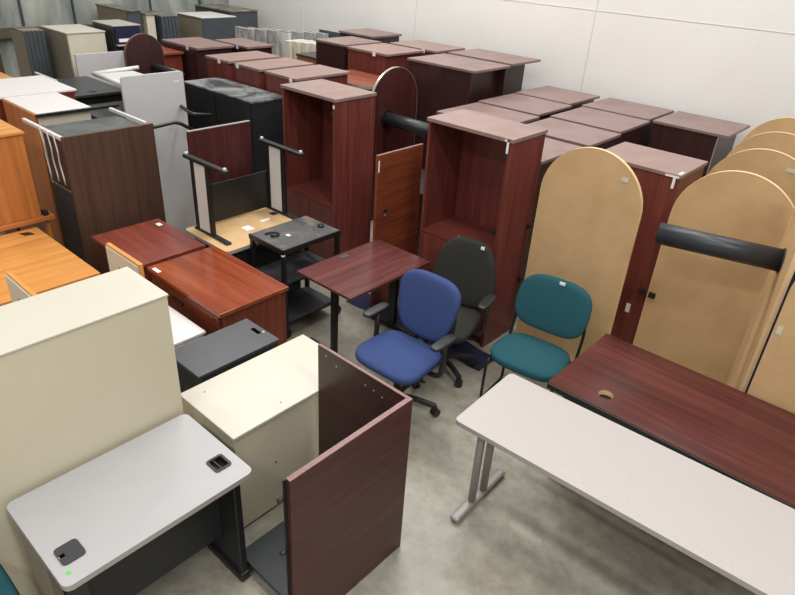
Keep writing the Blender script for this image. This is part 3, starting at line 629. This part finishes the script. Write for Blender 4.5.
# black cabinets
t = thing('black_storage_cabinet', 'large matte black cabinet with a dusty top in the middle', 'cabinet', (-6.08, 4.15, 0))
P(t, 'body', M['blackbox'], (-6.68, -5.44, 3.94, 4.39, 0, 1.48), 0.004); P(t, 'top', M['dustblack'], (-6.69, -5.43, 3.93, 4.40, 1.48, 1.50), 0.003)
P(t, 'door', M['blackbox'], (-6.66, -6.10, 3.925, 3.94, 0.05, 1.46)); P(t, 'door', M['blackbox'], (-6.07, -5.46, 3.925, 3.94, 0.05, 1.46))
P(t, 'latch', M['darkgrey'], (-6.08, -6.04, 3.905, 3.925, 1.05, 1.15), 0.004)

# grey tabletop on end with black leg frame
t = thing('upended_grey_table', 'big light grey tabletop standing on end with a black leg frame', 'table', (-5.98, 3.2, 0))
bm = bmesh.new(); slab(bm, rounded_rect(-0.335, 0.31, 0, 1.76, 0.03), [], -0.014, 0.014, 0, 0)
for v in bm.verts: v.co = Vector((v.co.z, v.co.x, v.co.y))
link('tabletop', bm, M['greyboard'], t)
T(t, 'leg', M['black'], [smooth_path([(-5.962, 2.93, 1.27), (-5.70, 2.96, 1.33), (-5.70, 3.23, 1.35), (-5.70, 3.55, 1.15)])], 0.018, 10)
T(t, 'leg', M['black'], [smooth_path([(-5.962, 3.45, 1.42), (-5.70, 3.40, 1.40), (-5.70, 3.62, 1.36)])], 0.018, 10)
sticker(t, (-5.9655, -5.965, 3.40, 3.46, 1.66, 1.675))

# white-topped cabinets at left
t = thing('white_topped_cabinet', 'white-topped cabinet with orange side and black front edge, behind the walnut desk', 'cabinet', (-6.47, 2.36, 0))
P(t, 'body', M['beige'], (-6.83, -6.11, 2.12, 2.59, 0, 1.475)); P(t, 'top', M['whitelam'], (-6.85, -6.10, 2.11, 2.60, 1.478, 1.50))
P(t, 'side_panel', M['orangez'], (-6.84, -6.115, 2.095, 2.11, 0, 1.49)); P(t, 'front_rail', M['black'], (-6.10, -6.075, 2.10, 2.86, 1.47, 1.495))
t = thing('white_topped_cabinet', 'white-topped cabinet with thin red-brown edge at the far left', 'cabinet', (-7.3, 2.4, 0))
P(t, 'body', M['cherryrz'], (-7.73, -6.90, 1.95, 2.80, 0, 1.47)); P(t, 'top', M['whitelam'], (-7.74, -6.885, 1.93, 2.82, 1.482, 1.50)); P(t, 'edge_band', M['cherryrx'], (-7.745, -6.88, 1.925, 2.825, 1.465, 1.481), 0)
P(t, 'rod', M['whitetube'], (-7.95, -7.4, 2.83, 2.85, 1.48, 1.50))
t = thing('charcoal_desk', 'charcoal desk with flat dark top below the leaning light grey board', 'desk', (-7.95, 3.3, 0))
P(t, 'desktop', M['darkgrey'], (-8.46, -7.45, 3.02, 3.62, 1.27, 1.30), 0.003); P(t, 'end_panel', M['blackbox'], (-8.44, -7.50, 3.05, 3.08, 0, 1.27)); P(t, 'end_panel', M['blackbox'], (-8.44, -7.5, 3.56, 3.59, 0, 1.27))
P(t, 'modesty_panel', M['blackbox'], (-7.54, -7.51, 3.08, 3.56, 0.2, 1.27)); P(t, 'grommet', M['black'], (-7.62, -7.55, 3.25, 3.32, 1.3, 1.304), 0.001)
t = thing('charcoal_box', 'black low cabinet beneath the white metal leg, beside the white-topped cabinet', 'cabinet', (-6.85, 3.15, 0))
P(t, 'body', M['blackbox'], (-7.2, -6.45, 2.90, 3.45, 0, 1.22), 0.004); P(t, 'lip', M['darkgrey'], (-7.22, -6.43, 2.88, 3.47, 1.222, 1.245))

t = thing('leaning_grey_board', 'light grey tabletop on edge beneath the dark round-ended top', 'board', (-8.6, 3.87, 0))
P(t, 'board', M['greyboard'], (-8.62, -8.59, 3.58, 4.22, 0, 1.54), 0.003); 
t = thing('white_leg_frame', 'white metal leg frame lying across behind the big grey tabletop', 'leg frame', (-6.9, 3.4, 1.57))
T(t, 'rail', M['whitetube'], [[(-7.2, 3.16, 1.57), (-6.35, 3.12, 1.58)], [(-7.2, 3.16, 1.57), (-7.2, 3.68, 1.59)]], 0.022, 10)
P(t, 'post', M['whitetube'], (-6.52, -6.48, 3.38, 3.42, 1.246, 1.556)); P(t, 'plate', M['greyboard'], (-7.18, -6.40, 3.15, 3.60, 1.556, 1.566))

# dark round-ended tabletop far left
t = stadium_board('round_end_tabletop', 'small dark mahogany round-ended tabletop standing on end at far left', -7.52, 3.94, 0.49, 1.90, 0.03, 90, (M['vdmz'], M['mahband']))
bm = bmesh.new(); tube(bm, [(0.10, -0.02, 1.52), (0.10, -0.62, 1.52)], 0.045, 24); link('drum_leg', bm, M['tube'], t, smooth=True)
shell('red_desk', 'reddish desk behind the small dark round-ended tabletop', -8.56, -7.74, 4.24, 4.60, 1.62, M['cherryry'], M['cherryrz'], 0.03, cat='desk')

# beige file cabinet, panel stack, far left
t = thing('beige_cabinet', 'tall taupe and beige metal cabinet at the far left', 'cabinet', (-9.2, 3.86, 0))
P(t, 'body', M['beige'], (-9.6, -8.86, 3.64, 4.13, 0, 1.74), 0.004); P(t, 'side_panel', M['taupe'], (-9.6, -8.862, 3.625, 3.64, 0, 1.745)); P(t, 'top', M['cream'], (-9.61, -8.85, 3.62, 4.14, 1.745, 1.76))
xs = -9.72
for k in range(5):
    t = thing('office_divider', ['taupe office partition panel at the front of the leaning stack, far left', 'dark-edged partition panel, second in the far left stack', 'dark-edged partition panel in the middle of the far left stack', 'dark-edged partition panel, fourth in the far left stack', 'dark-edged partition panel at the right of the far left stack, against the beige cabinet'][k], 'partition', (-9.48, 3.30+0.05*k, 0), 'partition panels at the far left')
    y = 3.27+0.052*k
    P(t, 'frame', M['gpanel'], (-9.70, -9.27, y, y+0.045, 0, 1.74)); P(t, 'fabric', M['tan'], (-9.69, -9.28, y-0.005, y, 0.02, 1.735)); P(t, 'cap', M['dustbrown'], (-9.70, -9.27, y, y+0.045, 1.741, 1.75))
t = thing('golden_box', 'golden wood box at the left border behind the white-topped cabinets', 'box', (-7.9, 2.3, 0))
P(t, 'body', M['goldeny'], (-8.6, -7.85, 1.7, 2.62, 0, 1.42)); P(t, 'top', M['goldeny'], (-8.62, -7.83, 1.68, 2.64, 1.42, 1.44))
t = thing('brown_board', 'brown board leaning at the left border behind the golden box', 'board', (-9.0, 2.6, 0))
P(t, 'board', M['walnutz'], (-9.02, -8.98, 2.2, 2.86, 0, 1.55))

# far back partitions and boxes, seen over the cabinets
def oriented(name, label, cat, p0, p1, depth, z0, z1, parts, group=None):
    "box-shaped thing whose visible front runs from p0 to p1 (room coordinates)"
    a = math.degrees(math.atan2(p1[1]-p0[1], p1[0]-p0[0])); L = math.hypot(p1[0]-p0[0], p1[1]-p0[1])
    t = thing(name, label, cat, (p0[0], p0[1], z0), group, a)
    for nm, m, b in parts:
        bm = bmesh.new(); add_box(bm, (b[0]*L, b[1]*L, b[2]*depth, b[3]*depth, b[4]*(z1-z0), b[5]*(z1-z0)), 0.003); link(nm, bm, m, t)
    return t
t = thing('tan_cabinet', 'big tan metal cabinet with blue-grey end and pale top in the far corner', 'cabinet', (-10.1, 6.5, 0))
P(t, 'body', M['tan'], (-10.6, -9.87, 6.25, 6.9, 0, 1.73)); P(t, 'side_panel', M['gpanel'], (-9.87, -9.85, 6.25, 6.9, 0, 1.73)); P(t, 'top', M['whitelam'], (-10.61, -9.85, 6.24, 6.91, 1.732, 1.745))
for k in range(5):
    y = 5.62+0.06*k
    t = thing('office_divider', 'dark-edged partition panel in the far corner stack beside the tan cabinet', 'partition', (-10.5, y, 0), 'partition panels in the far corner')
    P(t, 'frame', M['gpanel'], (-10.75, -10.02, y, y+0.052, 0, 1.76)); P(t, 'cap', M['dustbrown'], (-10.75, -10.02, y, y+0.052, 1.761, 1.77))
t = thing('tan_cabinet', 'pale tan cabinet between dark partition panels in the far corner', 'cabinet', (-10.6, 5.45, 0))
P(t, 'body', M['beige'], (-10.7, -10.12, 5.42, 5.56, 0, 1.78)); P(t, 'top', M['dustbrown'], (-10.7, -10.1, 5.41, 5.57, 1.781, 1.80))
t = thing('tan_cabinet', 'long tan cabinet with dusty top and grey end, far left beyond the beige cabinet', 'cabinet', (-10.7, 5.26, 0))
P(t, 'body', M['tan'], (-11.2, -10.22, 5.15, 5.38, 0, 1.83)); P(t, 'side_panel', M['gpanel'], (-10.22, -10.20, 5.15, 5.38, 0, 1.83)); P(t, 'top', M['dustbrown'], (-11.2, -10.18, 5.13, 5.39, 1.832, 1.85))
t = thing('black_box', 'black box with navy front and white label strip in the far left', 'box', (-9.05, 4.37, 0))
P(t, 'body', M['blackbox'], (-9.32, -8.75, 4.20, 4.57, 0, 1.82)); P(t, 'lid', M['greyedge'], (-9.33, -8.73, 4.19, 4.58, 1.822, 1.835)); P(t, 'front', M['navy'], (-8.74, -8.725, 4.21, 4.56, 1.62, 1.80)); P(t, 'label_strip', M['paper'], (-8.725, -8.71, 4.24, 4.50, 1.63, 1.67)); P(t, 'ledge', M['greyedge'], (-8.74, -8.67, 4.20, 4.56, 1.585, 1.60))
t = thing('dusty_ledge', 'row of dusty dark panels lying along the far wall top', 'panel', (-9.6, 7.2, 0))
P(t, 'body', M['gpanel'], (-11.2, -10.1, 6.98, 7.55, 0, 1.78)); P(t, 'top', M['dustbrown'], (-11.2, -10.08, 6.96, 7.56, 1.782, 1.80))
for k in range(7):
    t = oriented('divider_screen', 'grey speckled fabric partition in the stack near the wall corner', 'partition', (-9.2+0.145*k, 6.42+0.13*k), (-8.78+0.145*k, 6.42+0.13*k), 0.09, 0, 1.68, [('panel', M['fpanel'] if k != 3 else M['whitetube'], (0, 1, 0, 0.7, 0, 0.99)), ('cap', M['fpanel'], (0, 1, 0, 0.8, 0.991, 1))], 'speckled fabric partitions by the corner')
for k in range(4):
    x0 = -8.15+0.14*k
    t = thing('white_divider', ['white panel at the front of the small stack beyond the reddish cabinets', 'white panel second in the small stack by the wall', 'white panel third in the small stack by the wall', 'white panel at the back of the small stack by the wall'][k], 'panel', (x0, 6.9, 0), 'white panels stacked by the wall')
    P(t, 'board', M['beige'], (x0-0.02+0.0, x0+0.08, 6.60+0.05*k, 6.95+0.05*k, 0, 1.58)); P(t, 'cap', M['whitetube'], (x0-0.02, x0+0.08, 6.60+0.05*k, 6.95+0.05*k, 1.581, 1.592))
shell('orange_cabinet', 'small orange cabinet with grey top before the grey panel by the wall', -7.60, -6.93, 6.33, 6.80, 1.5, M['darkgrey'], M['orangex'], 0.02)
t = thing('grey_divider', 'dark grey panel standing upright against the white wall', 'panel', (-7.9, 7.3, 0))
P(t, 'board', M['gpanel'], (-8.15, -7.55, 7.28, 7.31, 0, 1.72)); P(t, 'edge_band', M['greyedge'], (-8.15, -7.55, 7.28, 7.31, 1.721, 1.727), 0)

copy_tree(bpy.data.objects['guest_chair'], (-2.40, 0.06, 0), 180, 'teal fabric chair corner at the bottom left border beside the grey-topped desk')
